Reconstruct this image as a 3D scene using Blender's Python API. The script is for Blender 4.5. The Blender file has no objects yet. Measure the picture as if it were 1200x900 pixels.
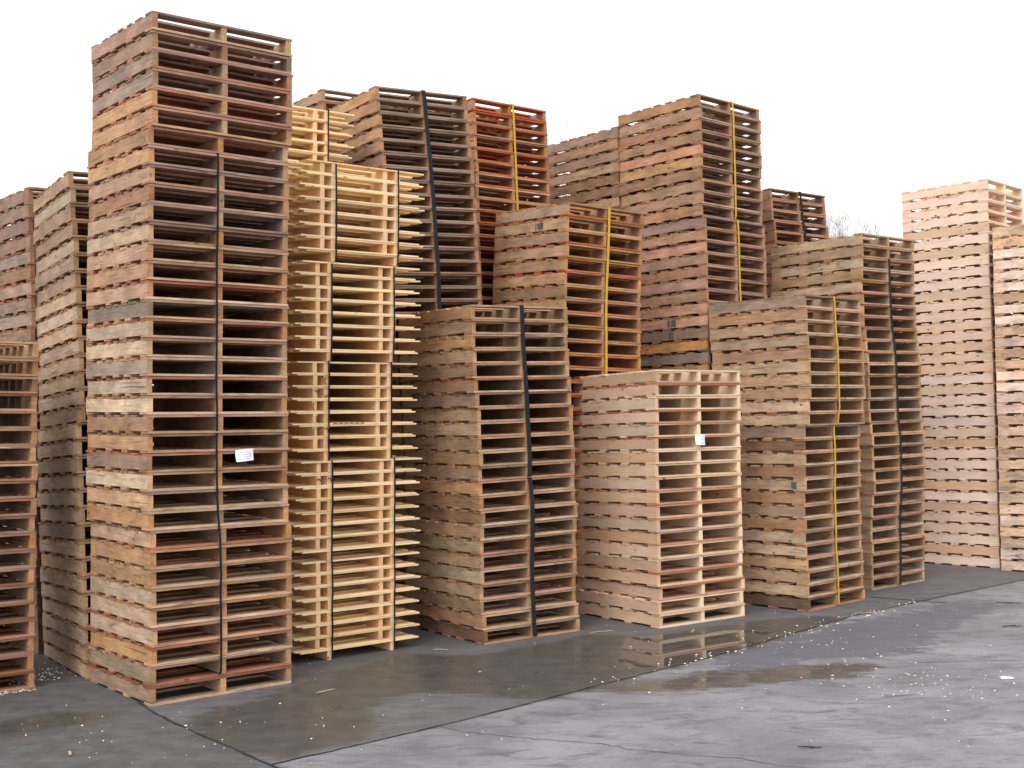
import bpy, math, random
import numpy as np
from mathutils import Vector, Matrix

scene = bpy.context.scene
COL = scene.collection

# ------------------------------------------------------------------ camera
cam_d = bpy.data.cameras.new('camera')
cam = bpy.data.objects.new('camera', cam_d); COL.objects.link(cam)
PITCH, ROLL, CAM_H = 0.030185, 0.018174, 1.8828
cp, sp, cr, sr = math.cos(PITCH), math.sin(PITCH), math.cos(ROLL), math.sin(ROLL)
right = Vector((cr, sr*sp, -sr*cp)); down = Vector((-sr, cr*sp, -cr*cp)); fwd = Vector((0, cp, sp))
cam.matrix_world = Matrix(((right.x, -down.x, -fwd.x, 0), (right.y, -down.y, -fwd.y, 0), (right.z, -down.z, -fwd.z, CAM_H), (0, 0, 0, 1)))
cam_d.sensor_width = 36; cam_d.lens = 43.354
cam_d.clip_end = 3000
scene.camera = cam

# ------------------------------------------------------------------ sky and sun (overcast)
SUN_DIR = Vector((-0.35, -0.9, 1.25)).normalized()
world = bpy.data.worlds.new('World'); scene.world = world; world.use_nodes = True
nt = world.node_tree; nt.nodes.clear()
sky = nt.nodes.new('ShaderNodeTexSky'); sky.sky_type = 'NISHITA'; sky.sun_disc = False
sky.sun_elevation = math.asin(SUN_DIR.z)
sky.sun_rotation = math.atan2(SUN_DIR.x, SUN_DIR.y)
sky.dust_density = 3.0; sky.air_density = 1.0
hs = nt.nodes.new('ShaderNodeHueSaturation'); hs.inputs['Saturation'].default_value = 0.22
mx = nt.nodes.new('ShaderNodeMix'); mx.data_type = 'RGBA'; mx.inputs[0].default_value = 0.65
mx.inputs[7].default_value = (7.35, 7.15, 7.0, 1)       # even cloud layer
bg = nt.nodes.new('ShaderNodeBackground'); bg.inputs['Strength'].default_value = 0.15
wo = nt.nodes.new('ShaderNodeOutputWorld')
nt.links.new(sky.outputs[0], hs.inputs['Color']); nt.links.new(hs.outputs[0], mx.inputs[6])
nt.links.new(mx.outputs[2], bg.inputs['Color']); nt.links.new(bg.outputs[0], wo.inputs[0])
sun_d = bpy.data.lights.new('sun', 'SUN'); sun_d.energy = 1.0; sun_d.angle = math.radians(35); sun_d.color = (1, 0.97, 0.93)
sun = bpy.data.objects.new('sun', sun_d); COL.objects.link(sun)
sun.rotation_euler = SUN_DIR.to_track_quat('Z', 'Y').to_euler()
sun.location = SUN_DIR*30
scene.view_settings.view_transform = 'Standard'; scene.view_settings.look = 'None'
scene.view_settings.gamma = 1.0; scene.view_settings.use_curve_mapping = False
scene.view_settings.exposure = 0.72
scene.cycles.max_bounces = 8; scene.cycles.diffuse_bounces = 5; scene.cycles.glossy_bounces = 3

# ------------------------------------------------------------------ helpers
def link(name, mesh, mat=None, parent=None, color=None):
    o = bpy.data.objects.new(name, mesh); COL.objects.link(o)
    if mat and not mesh.materials: mesh.materials.append(mat)
    if parent is not None: o.parent = parent
    if color is not None: o.color = (*color, 1)
    return o

def tag(o, label=None, cat=None, group=None, kind=None):
    if label: o['label'] = label
    if cat: o['category'] = cat
    if group: o['group'] = group
    if kind: o['kind'] = kind
    return o

class MB:
    """collects vertices and faces plus per-face attributes"""
    def __init__(s): s.v = []; s.f = []; s.bv = []; s.eg = []; s.col = []
    def board(s, a, b, axis, rnd, seg=4, bow=0.0015, bv=None, chip=0.0, xf=None, col=None):
        """box from corner a to corner b whose length runs along axis 0 or 1, slightly bowed"""
        bv = rnd.random() if bv is None else bv
        o = 1-axis
        ph, am = rnd.uniform(0, 6.3), rnd.uniform(-bow, bow)
        tw = rnd.uniform(-1, 1)*bow*0.5
        ls = rnd.uniform(-1, 1)*0.002
        base = len(s.v)
        for i in range(seg+1):
            t = i/seg
            L = a[axis]+(b[axis]-a[axis])*t
            dz = am*math.sin(ph+t*3.0)
            do = ls*math.sin(ph*1.7+t*4)
            sk = rnd.uniform(-chip, chip) if i in (0, seg) else 0
            for (oo, zz, q) in ((a[o], a[2], -1), (b[o], a[2], 1), (b[o], b[2], 1), (a[o], b[2], -1)):
                p = [0, 0, 0]
                p[axis] = L+sk*q; p[o] = oo+do; p[2] = zz+dz+tw*q*(t-0.5)
                s.v.append(tuple(xf @ Vector(p)) if xf is not None else tuple(p))
        def F(q, e=0.0):
            s.f.append(q); s.bv.append(bv); s.eg.append(e)
            if col is not None: s.col.append(col)
        fl = axis == 0
        for i in range(seg):
            k = base+4*i
            for j in range(4):
                q = (k+j, k+(j+1) % 4, k+4+(j+1) % 4, k+4+j)
                F(q if not fl else q[::-1])
        k = base; e = base+4*seg
        q0 = (k+3, k+2, k+1, k); q1 = (e, e+1, e+2, e+3)
        F(q0 if not fl else q0[::-1], 1.0); F(q1 if not fl else q1[::-1], 1.0)
    def mesh(s, name):
        m = bpy.data.meshes.new(name); m.from_pydata(s.v, [], s.f); 
        if s.bv:
            m.attributes.new('bv', 'FLOAT', 'FACE').data.foreach_set('value', s.bv)
            m.attributes.new('endg', 'FLOAT', 'FACE').data.foreach_set('value', s.eg)
        if s.col:
            c = m.attributes.new('pcol', 'FLOAT_COLOR', 'FACE')
            c.data.foreach_set('color', [x for cc in s.col for x in (*cc, 1.0)])
        m.update(); return m

def N(nt, t, **kw):
    n = nt.nodes.new(t)
    for k, v in kw.items(): setattr(n, k, v)
    return n

def newmat(name):
    m = bpy.data.materials.new(name); m.use_nodes = True
    m.node_tree.nodes.clear()
    out = N(m.node_tree, 'ShaderNodeOutputMaterial'); b = N(m.node_tree, 'ShaderNodeBsdfPrincipled')
    m.node_tree.links.new(b.outputs[0], out.inputs[0])
    return m, m.node_tree, b

def simple(name, col, rough=0.6, noise=0.0, nscale=30):
    m, t, b = newmat(name)
    b.inputs['Roughness'].default_value = rough
    b.inputs['Specular IOR Level'].default_value = 0.15
    if noise:
        tc = N(t, 'ShaderNodeTexCoord'); n = N(t, 'ShaderNodeTexNoise'); n.inputs['Scale'].default_value = nscale
        n.inputs['Detail'].default_value = 5
        mr = N(t, 'ShaderNodeMapRange'); mr.inputs[3].default_value = 1-noise; mr.inputs[4].default_value = 1+noise
        mul = N(t, 'ShaderNodeVectorMath', operation='SCALE'); mul.inputs[0].default_value = col
        t.links.new(tc.outputs['Object'], n.inputs['Vector']); t.links.new(n.outputs[0], mr.inputs[0])
        t.links.new(mr.outputs[0], mul.inputs['Scale']); t.links.new(mul.outputs[0], b.inputs['Base Color'])
    else: b.inputs['Base Color'].default_value = (*col, 1)
    return m

def wood(name, axis, mass=False, fresh=False):
    m, t, b = newmat(name); L = t.links.new
    tc = N(t, 'ShaderNodeTexCoord')
    oi = N(t, 'ShaderNodeObjectInfo')
    bv = N(t, 'ShaderNodeAttribute'); bv.attribute_name = 'bv'
    eg = N(t, 'ShaderNodeAttribute'); eg.attribute_name = 'endg'
    if mass:
        at = N(t, 'ShaderNodeAttribute'); at.attribute_name = 'pcol'; basec = at.outputs['Color']
    else: basec = oi.outputs['Color']
    # random shift of the pattern, per object and per board
    r1 = N(t, 'ShaderNodeMath', operation='MULTIPLY'); r1.inputs[1].default_value = 37.0; L(oi.outputs['Random'], r1.inputs[0])
    r2 = N(t, 'ShaderNodeMath', operation='MULTIPLY_ADD'); r2.inputs[1].default_value = 61.0; L(bv.outputs['Fac'], r2.inputs[0]); L(r1.outputs[0], r2.inputs[2])
    ad = N(t, 'ShaderNodeVectorMath', operation='ADD'); L(tc.outputs['Object'], ad.inputs[0]); L(r2.outputs[0], ad.inputs[1])
    def nz(sc, along, detail=4, rough=0.6, dist=0.0):
        mp = N(t, 'ShaderNodeMapping'); s3 = [sc, sc, sc]; s3[axis] = sc*along
        if mass: s3 = [sc*max(along, .12)]*2+[sc]
        mp.inputs['Scale'].default_value = s3
        L(ad.outputs[0], mp.inputs['Vector'])
        n = N(t, 'ShaderNodeTexNoise'); n.inputs['Scale'].default_value = 1.0; n.inputs['Detail'].default_value = detail
        n.inputs['Roughness'].default_value = rough; n.inputs['Distortion'].default_value = dist
        L(mp.outputs[0], n.inputs['Vector']); return n.outputs[0]
    def rng(x, a, b_, c, d):
        r = N(t, 'ShaderNodeMapRange'); r.inputs[1].default_value = a; r.inputs[2].default_value = b_
        r.inputs[3].default_value = c; r.inputs[4].default_value = d; L(x, r.inputs[0]); return r.outputs[0]
    def mul(a, b_):
        r = N(t, 'ShaderNodeMath', operation='MULTIPLY'); L(a, r.inputs[0]); L(b_, r.inputs[1]); return r.outputs[0]
    grain = rng(nz(110, 0.035, 5, 0.7, 0.3), 0.3, 0.7, 0.70 if not fresh else 0.86, 1.22 if not fresh else 1.08)
    blot = rng(nz(9, 0.45, 4, 0.62), 0.32, 0.68, 0.70 if not fresh else 0.9, 1.22 if not fresh else 1.07)
    bvar = rng(bv.outputs['Fac'], 0, 1, 0.80 if not fresh else 0.90, 1.16 if not fresh else 1.08)
    v = mul(mul(grain, blot), bvar)
    # hue / saturation differ from board to board
    wn = N(t, 'ShaderNodeTexWhiteNoise', noise_dimensions='1D'); L(r2.outputs[0], wn.inputs['W'])
    hsv = N(t, 'ShaderNodeHueSaturation'); L(basec, hsv.inputs['Color']); L(v, hsv.inputs['Value'])
    L(rng(wn.outputs['Value'], 0, 1, 0.492, 0.506), hsv.inputs['Hue'])
    sep = N(t, 'ShaderNodeSeparateColor'); L(wn.outputs['Color'], sep.inputs[0])
    L(rng(sep.outputs[1], 0, 1, 0.90, 1.16), hsv.inputs['Saturation'])
    # grey weathering and dark stains
    wmix = N(t, 'ShaderNodeMix', data_type='RGBA')
    L(rng(nz(5, 0.35, 5, 0.7, 0.6), 0.50, 0.75, 0.0, 0.34 if not fresh else 0.08), wmix.inputs[0])
    L(hsv.outputs[0], wmix.inputs[6]); wmix.inputs[7].default_value = (0.21, 0.165, 0.13, 1)
    smix = N(t, 'ShaderNodeMix', data_type='RGBA')
    L(rng(nz(14, 0.22, 4, 0.65, 1.4), 0.60, 0.74, 0.0, 0.75 if not fresh else 0.35), smix.inputs[0])
    L(wmix.outputs[2], smix.inputs[6]); smix.inputs[7].default_value = (0.06, 0.04, 0.03, 1)
    mpv = N(t, 'ShaderNodeMapping'); s3 = [11, 11, 11]; s3[axis] = 6; mpv.inputs['Scale'].default_value = s3; L(ad.outputs[0], mpv.inputs['Vector'])
    vo = N(t, 'ShaderNodeTexVoronoi'); vo.inputs['Scale'].default_value = 1.0; L(mpv.outputs[0], vo.inputs['Vector'])
    sv = N(t, 'ShaderNodeSeparateColor'); L(vo.outputs['Color'], sv.inputs[0])
    knot = mul(rng(vo.outputs['Distance'], 0.06, 0.16, 0.85, 0.0), rng(sv.outputs[0], 0.80, 0.82, 0.0, 1.0))
    kmix = N(t, 'ShaderNodeMix', data_type='RGBA'); L(knot, kmix.inputs[0]); L(smix.outputs[2], kmix.inputs[6]); kmix.inputs[7].default_value = (0.085, 0.045, 0.025, 1)
    cmix = N(t, 'ShaderNodeMix', data_type='RGBA'); L(rng(nz(70, 0.018, 2, 0.5, 0.2), 0.66, 0.72, 0.0, 0.7 if not fresh else 0.25), cmix.inputs[0])
    L(kmix.outputs[2], cmix.inputs[6]); cmix.inputs[7].default_value = (0.05, 0.035, 0.028, 1)
    smix = cmix
    # sawn ends are yellower
    emix = N(t, 'ShaderNodeMix', data_type='RGBA', blend_type='MULTIPLY')
    L(eg.outputs['Fac'], emix.inputs[0]); L(smix.outputs[2], emix.inputs[6]); emix.inputs[7].default_value = ((1.10, 0.95, 0.74, 1) if axis == 1 else (0.86, 0.74, 0.60, 1)) if not fresh else (1.0, 0.97, 0.92, 1)
    L(emix.outputs[2], b.inputs['Base Color'])
    b.inputs['Roughness'].default_value = 0.82
    b.inputs['Specular IOR Level'].default_value = 0.25
    bp = N(t, 'ShaderNodeBump'); bp.inputs['Strength'].default_value = 0.5; bp.inputs['Distance'].default_value = 0.003
    L(grain, bp.inputs['Height']); L(bp.outputs[0], b.inputs['Normal'])
    return m

WX, WY = wood('weathered_wood_boards', 0), wood('weathered_wood_stringers', 1)
FX, FY = wood('fresh_wood_boards', 0, fresh=True), wood('fresh_wood_stringers', 1, fresh=True)
WM = wood('weathered_wood_mass', 0, mass=True)

# ------------------------------------------------------------------ ground: one sheet out to the horizon
def inpoly(X, Y, P):
    ins = np.zeros(X.shape, bool); n = len(P)
    for i in range(n):
        x1, y1 = P[i]; x2, y2 = P[(i+1) % n]
        if y1 == y2: continue
        c = ((y1 > Y) != (y2 > Y)) & (X < (x2-x1)*(Y-y1)/(y2-y1)+x1)
        ins ^= c
    return ins.astype(np.float32)
def blur(a, r):
    k = np.exp(-np.linspace(-2, 2, 2*r+1)**2); k /= k.sum()
    for ax in (0, 1):
        p = np.pad(a, [(r, r) if i == ax else (0, 0) for i in (0, 1)], mode='edge')
        a = sum(k[i]*(p[i:i+a.shape[0], :] if ax == 0 else p[:, i:i+a.shape[1]]) for i in range(2*r+1))
    return a
WET = [(-2.12, 7.85), (-2.05, 8.36), (-1.79, 8.49), (-1.63, 9.08), (-1.35, 9.52), (-0.88, 10.18), (-0.32, 10.01), (0.25, 10.57), (0.64, 10.95), (1.14, 10.69), (2.09, 11.44), (2.85, 11.65), (3.13, 11.52), (1.9, 10.09), (1.5, 9.73), (0.56, 8.75), (0.08, 8.29), (-0.28, 8.63), (-0.81, 8.68), (-0.99, 8.11), (-0.82, 7.55), (-1.33, 6.96), (-1.87, 7.42)]
MIRROR = [(0.82, 10.0), (0.95, 10.7), (1.22, 10.8), (1.93, 10.99), (2.3, 10.9), (1.85, 10.0), (1.45, 9.65), (1.1, 9.35), (0.85, 9.4), (0.75, 9.6)]
DAMP = [(1.5, 9.73), (2.14, 10.54), (3.17, 11.37), (4.1, 12.03), (4.66, 11.97), (3.99, 11.04), (3.06, 9.79), (2.32, 9.52), (1.83, 9.08), (1.44, 8.97)]
RIM = [(0.69, 8.8), (1.35, 9.19), (1.88, 9.3), (2.64, 9.49), (2.8, 9.37), (2.4, 8.88), (1.76, 8.74), (1.13, 8.52), (0.54, 8.49)]
LEFTPUD = [(-3.49, 7.85), (-3.14, 8.35), (-2.77, 8.44), (-2.58, 8.16), (-2.82, 7.8), (-3.17, 7.59), (-3.43, 7.49)]
FARDAMP = [(4.07, 12.43), (4.75, 12.65), (4.89, 11.94), (4.0, 11.52)]
DARK_SLAB = [(-9, 7.14), (-9, 16), (-3, 16), (-2.48, 8.35), (-2.21, 7.9), (-1.31, 6.89), (-0.71, 5.47), (-0.38, 2.53), (-9, 2.58)]
UP_SLAB = [(-9, 7.96), (-9, 19), (-1.35, 19), (9, 19), (9.33, 16.99), (5.84, 13.99), (3.16, 11.62), (1.51, 9.77), (0.56, 8.75), (-0.26, 7.89), (-1.37, 6.93), (-2.21, 7.9)]
near_x = np.arange(-6, 9.0, 0.05); near_y = np.arange(2.5, 17, 0.05)
far = np.array([1, 3, 8, 20, 50, 120, 300, 800, 1500.])
xs = np.concatenate([near_x[0]-far[::-1], near_x, near_x[-1]+far]); ys = np.concatenate([near_y[0]-far[::-1], near_y, near_y[-1]+far])
X, Y = np.meshgrid(xs, ys)
hg, wg = X.shape
verts = np.stack([X, Y, np.zeros_like(X)], -1).reshape(-1, 3)
ii = (np.arange(hg-1)[:, None]*wg+np.arange(wg-1)[None, :]).reshape(-1)
faces = np.stack([ii, ii+1, ii+1+wg, ii+wg], -1)
gm = bpy.data.meshes.new('yard'); gm.from_pydata(verts.tolist(), [], faces.tolist())
def gattr(name, polys, r):
    a = np.zeros_like(X, dtype=np.float32)
    for P, s in polys: a = np.maximum(a, inpoly(X, Y, P)*s)
    a = blur(a, r)
    gm.attributes.new(name, 'FLOAT', 'POINT').data.foreach_set('value', a.reshape(-1).astype(np.float32))
gattr('wet', [(WET, 1.0), (RIM, 1.0), (LEFTPUD, 1.0), (MIRROR, 1.0)], 6)
gattr('mirror', [(MIRROR, 1.0), (LEFTPUD, 0.45), (RIM, 0.55)], 4)
gattr('damp', [(DAMP, 1.0), (FARDAMP, 0.8)], 6)
gattr('slab', [(UP_SLAB, 0.75), (DARK_SLAB, 1.0)], 1)
m, t, b = newmat('yard_concrete'); L = t.links.new
tc = N(t, 'ShaderNodeTexCoord')
def gn(sc, detail=5, rough=0.6, dist=0.0, stretch=None):
    mp = N(t, 'ShaderNodeMapping'); L(tc.outputs['Object'], mp.inputs['Vector'])
    if stretch: mp.inputs['Rotation'].default_value = (0, 0, math.radians(stretch[1])); mp.inputs['Scale'].default_value = (1, stretch[0], 1)
    n = N(t, 'ShaderNodeTexNoise'); n.inputs['Scale'].default_value = sc; n.inputs['Detail'].default_value = detail
    n.inputs['Roughness'].default_value = rough; n.inputs['Distortion'].default_value = dist
    L(mp.outputs[0], n.inputs['Vector']); return n.outputs[0]
def att(n):
    a = N(t, 'ShaderNodeAttribute'); a.attribute_name = n; return a.outputs['Fac']
def mr(x, a, b_, c=0.0, d=1.0, smooth=False):
    r = N(t, 'ShaderNodeMapRange'); r.inputs[1].default_value = a; r.inputs[2].default_value = b_
    r.inputs[3].default_value = c; r.inputs[4].default_value = d
    if smooth: r.interpolation_type = 'SMOOTHSTEP'
    L(x, r.inputs[0]); return r.outputs[0]
def mth(op, a, b_):
    r = N(t, 'ShaderNodeMath', operation=op)
    for i, x in enumerate((a, b_)):
        if isinstance(x, (int, float)): r.inputs[i].default_value = x
        else: L(x, r.inputs[i])
    return r.outputs[0]
def mixc(f, a, b_, blend='MIX'):
    r = N(t, 'ShaderNodeMix', data_type='RGBA', blend_type=blend)
    for i, x in ((0, f), (6, a), (7, b_)):
        if isinstance(x, tuple): r.inputs[i].default_value = (*x, 1)
        elif isinstance(x, (int, float)): r.inputs[i].default_value = x
        else: L(x, r.inputs[i])
    return r.outputs[2]
big, mid, fine = gn(1.1, 6, 0.62, 0.4), gn(6, 6, 0.65), gn(120, 3, 0.7)
smear = gn(3.2, 6, 0.68, 0.8, (2.2, -30))
edge = mth('ADD', mth('ADD', mth('MULTIPLY', mth('SUBTRACT', big, 0.5), 1.0), mth('MULTIPLY', mth('SUBTRACT', smear, 0.5), 1.5)), mth('MULTIPLY', mth('SUBTRACT', mid, 0.5), 1.1))
wet = mr(mth('ADD', att('wet'), edge), 0.22, 0.86, smooth=True)
damp = mr(mth('ADD', att('damp'), mth('MULTIPLY', edge, 1.5)), 0.25, 0.8, smooth=True)
mirror = mr(mth('ADD', att('mirror'), mth('MULTIPLY', edge, 0.35)), 0.42, 0.62, smooth=True)
dry = mixc(mr(big, 0.35, 0.65), (0.155, 0.153, 0.166), (0.25, 0.246, 0.270))
dry = mixc(mr(smear, 0.47, 0.66, 0, 0.7), dry, (0.095, 0.094, 0.103))
slabc = mixc(mr(mid, 0.3, 0.7), (0.070, 0.070, 0.073), (0.115, 0.115, 0.120))
slabc = mixc(mr(smear, 0.45, 0.7, 0, 0.5), slabc, (0.055, 0.056, 0.060))
c = mixc(att('slab'), dry, slabc)
c = mixc(mth('MULTIPLY', damp, 0.8), c, (0.092, 0.100, 0.120))
wetc = mixc(mr(mid, 0.35, 0.65), (0.042, 0.039, 0.034), (0.076, 0.070, 0.060))
c = mixc(mth('MULTIPLY', wet, 0.78), c, wetc)
agg = gn(320, 2, 0.8)
c = mixc(mr(agg, 0.62, 0.70, 0, 0.5), c, (0.30, 0.29, 0.28))
c = mixc(mr(gn(75, 4, 0.75, 0.5), 0.60, 0.72, 0, 0.45), c, (0.05, 0.048, 0.047))
sc_ = N(t, 'ShaderNodeVectorMath', operation='SCALE'); L(c, sc_.inputs[0])
L(mth('MULTIPLY', mr(fine, 0.3, 0.7, 0.66, 1.34), mr(gn(30, 4, 0.7), 0.3, 0.7, 0.88, 1.1)), sc_.inputs['Scale'])
L(sc_.outputs[0], b.inputs['Base Color'])
rg = mth('ADD', mr(mid, 0.3, 0.7, 0.50, 0.68), 0.0)
r2 = N(t, 'ShaderNodeMix'); L(wet, r2.inputs[0]); L(rg, r2.inputs[2]); L(mr(big, 0.4, 0.62, 0.24, 0.42), r2.inputs[3])
r3 = N(t, 'ShaderNodeMix'); L(mirror, r3.inputs[0]); L(r2.outputs[0], r3.inputs[2]); r3.inputs[3].default_value = 0.03
L(r3.outputs[0], b.inputs['Roughness'])
b.inputs['IOR'].default_value = 1.36
bp = N(t, 'ShaderNodeBump'); bp.inputs['Distance'].default_value = 0.004
hgt = mth('ADD', mth('MULTIPLY', fine, 0.5), mth('MULTIPLY', mid, 1.0)); L(hgt, bp.inputs['Height'])
inv = mth('SUBTRACT', 1.0, mth('MAXIMUM', mirror, mth('MULTIPLY', wet, 0.75)))
L(mth('MULTIPLY', inv, 0.6), bp.inputs['Strength']); L(bp.outputs[0], b.inputs['Normal'])
ground = link('ground', gm, m); tag(ground, kind='structure')

def strip(name, pts, width, mat, rnd, z=0.004, jag=0.012, sub=14):
    P = []
    for i in range(len(pts)-1):
        a, b2 = Vector(pts[i]), Vector(pts[i+1]); n = max(2, int((b2-a).length*sub))
        for k in range(n): P.append(a.lerp(b2, k/n))
    P.append(Vector(pts[-1])); V = []; F = []
    for i, p in enumerate(P):
        d = (P[min(i+1, len(P)-1)]-P[max(i-1, 0)]).normalized(); nrm = Vector((-d.y, d.x))
        o = nrm*rnd.uniform(-jag, jag); w = width*rnd.uniform(0.45, 1.2)/2
        for s_ in (-1, 1): V.append((p.x+o.x+nrm.x*w*s_, p.y+o.y+nrm.y*w*s_, z))
        if i: F.append((2*i-2, 2*i-1, 2*i+1, 2*i))
    me = bpy.data.meshes.new(name); me.from_pydata(V, [], F)
    o = link(name, me, mat); tag(o, kind='structure'); return o
rj = random.Random(5)
JM = simple('joint_filler', (0.03, 0.03, 0.032), 0.8, 0.4, 20)
CM = simple('crack_dark', (0.07, 0.068, 0.07), 0.9, 0.3, 20)  # dark tone of the cracks in the concrete
strip('ground_joint', [(-2.9, 9.05), (-2.48, 8.32), (-2.22, 7.95), (-1.76, 7.38), (-1.36, 6.88), (-1.04, 6.43), (-0.34, 5.45), (0.76, 3.88)], 0.018, JM, rj, jag=0.005)
strip('ground_joint', [(-1.37, 6.91), (-0.85, 7.37), (-0.26, 7.94), (0.56, 8.78), (1.5, 9.73), (3.16, 11.62), (4.46, 12.81), (5.69, 13.87), (9.33, 16.99)], 0.016, JM, rj, jag=0.007)
strip('ground_joint', [(3.66, 12.79), (3.94, 12.57), (4.26, 12.29)], 0.025, JM, rj, jag=0.004)
strip('ground_crack', [(-0.51, 7.73), (-0.35, 7.56), (-0.04, 7.41), (0.36, 7.27), (0.46, 7.22), (0.73, 7.04), (0.96, 6.95), (1.23, 6.85), (1.35, 6.75), (1.59, 6.61), (1.78, 6.45)], 0.007, CM, rj, jag=.016, sub=22)
strip('ground_crack', [(2.8, 9.37), (3.19, 9.4), (3.72, 9.42), (4.19, 9.31)], 0.008, CM, rj, jag=.012)

# ------------------------------------------------------------------ pallet meshes (shared variants)
PW, PD, PH = 1.02, 1.22, 0.127
BT = 0.0160; SH = 0.0935
def deck_boards(rnd, top):
    n = 7 if top else rnd.choice((4, 5, 5))
    ew = rnd.uniform(0.125, 0.145) if not top else rnd.uniform(0.10, 0.135)
    out = [(0.0, ew)]
    inner = n-2
    for i in range(inner):
        w = rnd.uniform(0.095, 0.125) if top else rnd.uniform(0.09, 0.12)
        c_ = ew+(PD-2*ew)*(i+1)/(inner+1)+rnd.uniform(-0.012, 0.012)
        out.append((c_-w/2, c_+w/2))
    out.append((PD-ew, PD)); return out
def add_deck(mb, rnd, top, xf=None, col=None):
    z0 = BT+SH if top else 0.0
    for k, (y0, y1) in enumerate(deck_boards(rnd, top)):
        th = BT*rnd.uniform(0.92, 1.0)
        za = z0 if top else BT-th
        mb.board((rnd.uniform(-0.005, 0.004), y0+rnd.uniform(-.004, .004), za), (PW+rnd.uniform(-0.004, 0.008), y1, za+th), 0, rnd, seg=5, bow=0.0016, chip=0.005, xf=xf, col=col)
def add_stringer(mb, rnd, x, xf=None, col=None):
    mb.board((x, rnd.uniform(0.0, 0.007), BT+0.0004), (x+0.038, PD-rnd.uniform(0.0, 0.006), BT+SH-0.0004), 1, rnd, seg=5, bow=0.0006, xf=xf, col=col)
SX = (0.0, PW/2-0.019, PW-0.038)
vr = random.Random(11)
TOP = []; BOT = []; STR = []
for i in range(12):
    mb = MB(); add_deck(mb, vr, True); TOP.append(mb.mesh('top_deck'))
    mb = MB(); add_deck(mb, vr, False); BOT.append(mb.mesh('bottom_deck'))
    STR.append([])
    for x in SX: mb = MB(); add_stringer(mb, vr, x); STR[-1].append(mb.mesh('stringer'))
def variants(lst, mat):     # copy of the mesh data carrying another material
    out = []
    for me in lst:
        if isinstance(me, list): out.append(variants(me, mat))
        else: c_ = me.copy(); c_.materials.clear(); c_.materials.append(mat); out.append(c_)
    return out
SETS = {'old': (variants(TOP, WX), variants(BOT, WX), variants(STR, WY)), 'new': (variants(TOP, FX), variants(BOT, FX), variants(STR, FY))}

# ------------------------------------------------------------------ stacks
PAL = dict(
 tan=(0.50, 0.325, 0.205), brown=(0.42, 0.265, 0.175), grey=(0.385, 0.28, 0.21), dgrey=(0.31, 0.24, 0.18), pale=(0.60, 0.47, 0.33),
 orange=(0.53, 0.31, 0.165), red=(0.47, 0.225, 0.15), pink=(0.57, 0.345, 0.245), dark=(0.21, 0.13, 0.09), mauve=(0.39, 0.265, 0.21),
 olive=(0.42, 0.305, 0.195), rose=(0.66, 0.475, 0.35), cream=(0.78, 0.60, 0.43), darkred=(0.33, 0.16, 0.095), sand=(0.62, 0.435, 0.30),
 wheat=(0.53, 0.40, 0.285), pine=(0.90, 0.70, 0.44), crimson=(0.52, 0.19, 0.11), blush=(0.80, 0.62, 0.52))
def ordinal(n):
    s_ = 'th' if 10 <= n % 100 <= 20 else {1: 'st', 2: 'nd', 3: 'rd'}.get(n % 10, 'th')
    return '%d%s' % (n, s_)
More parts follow.
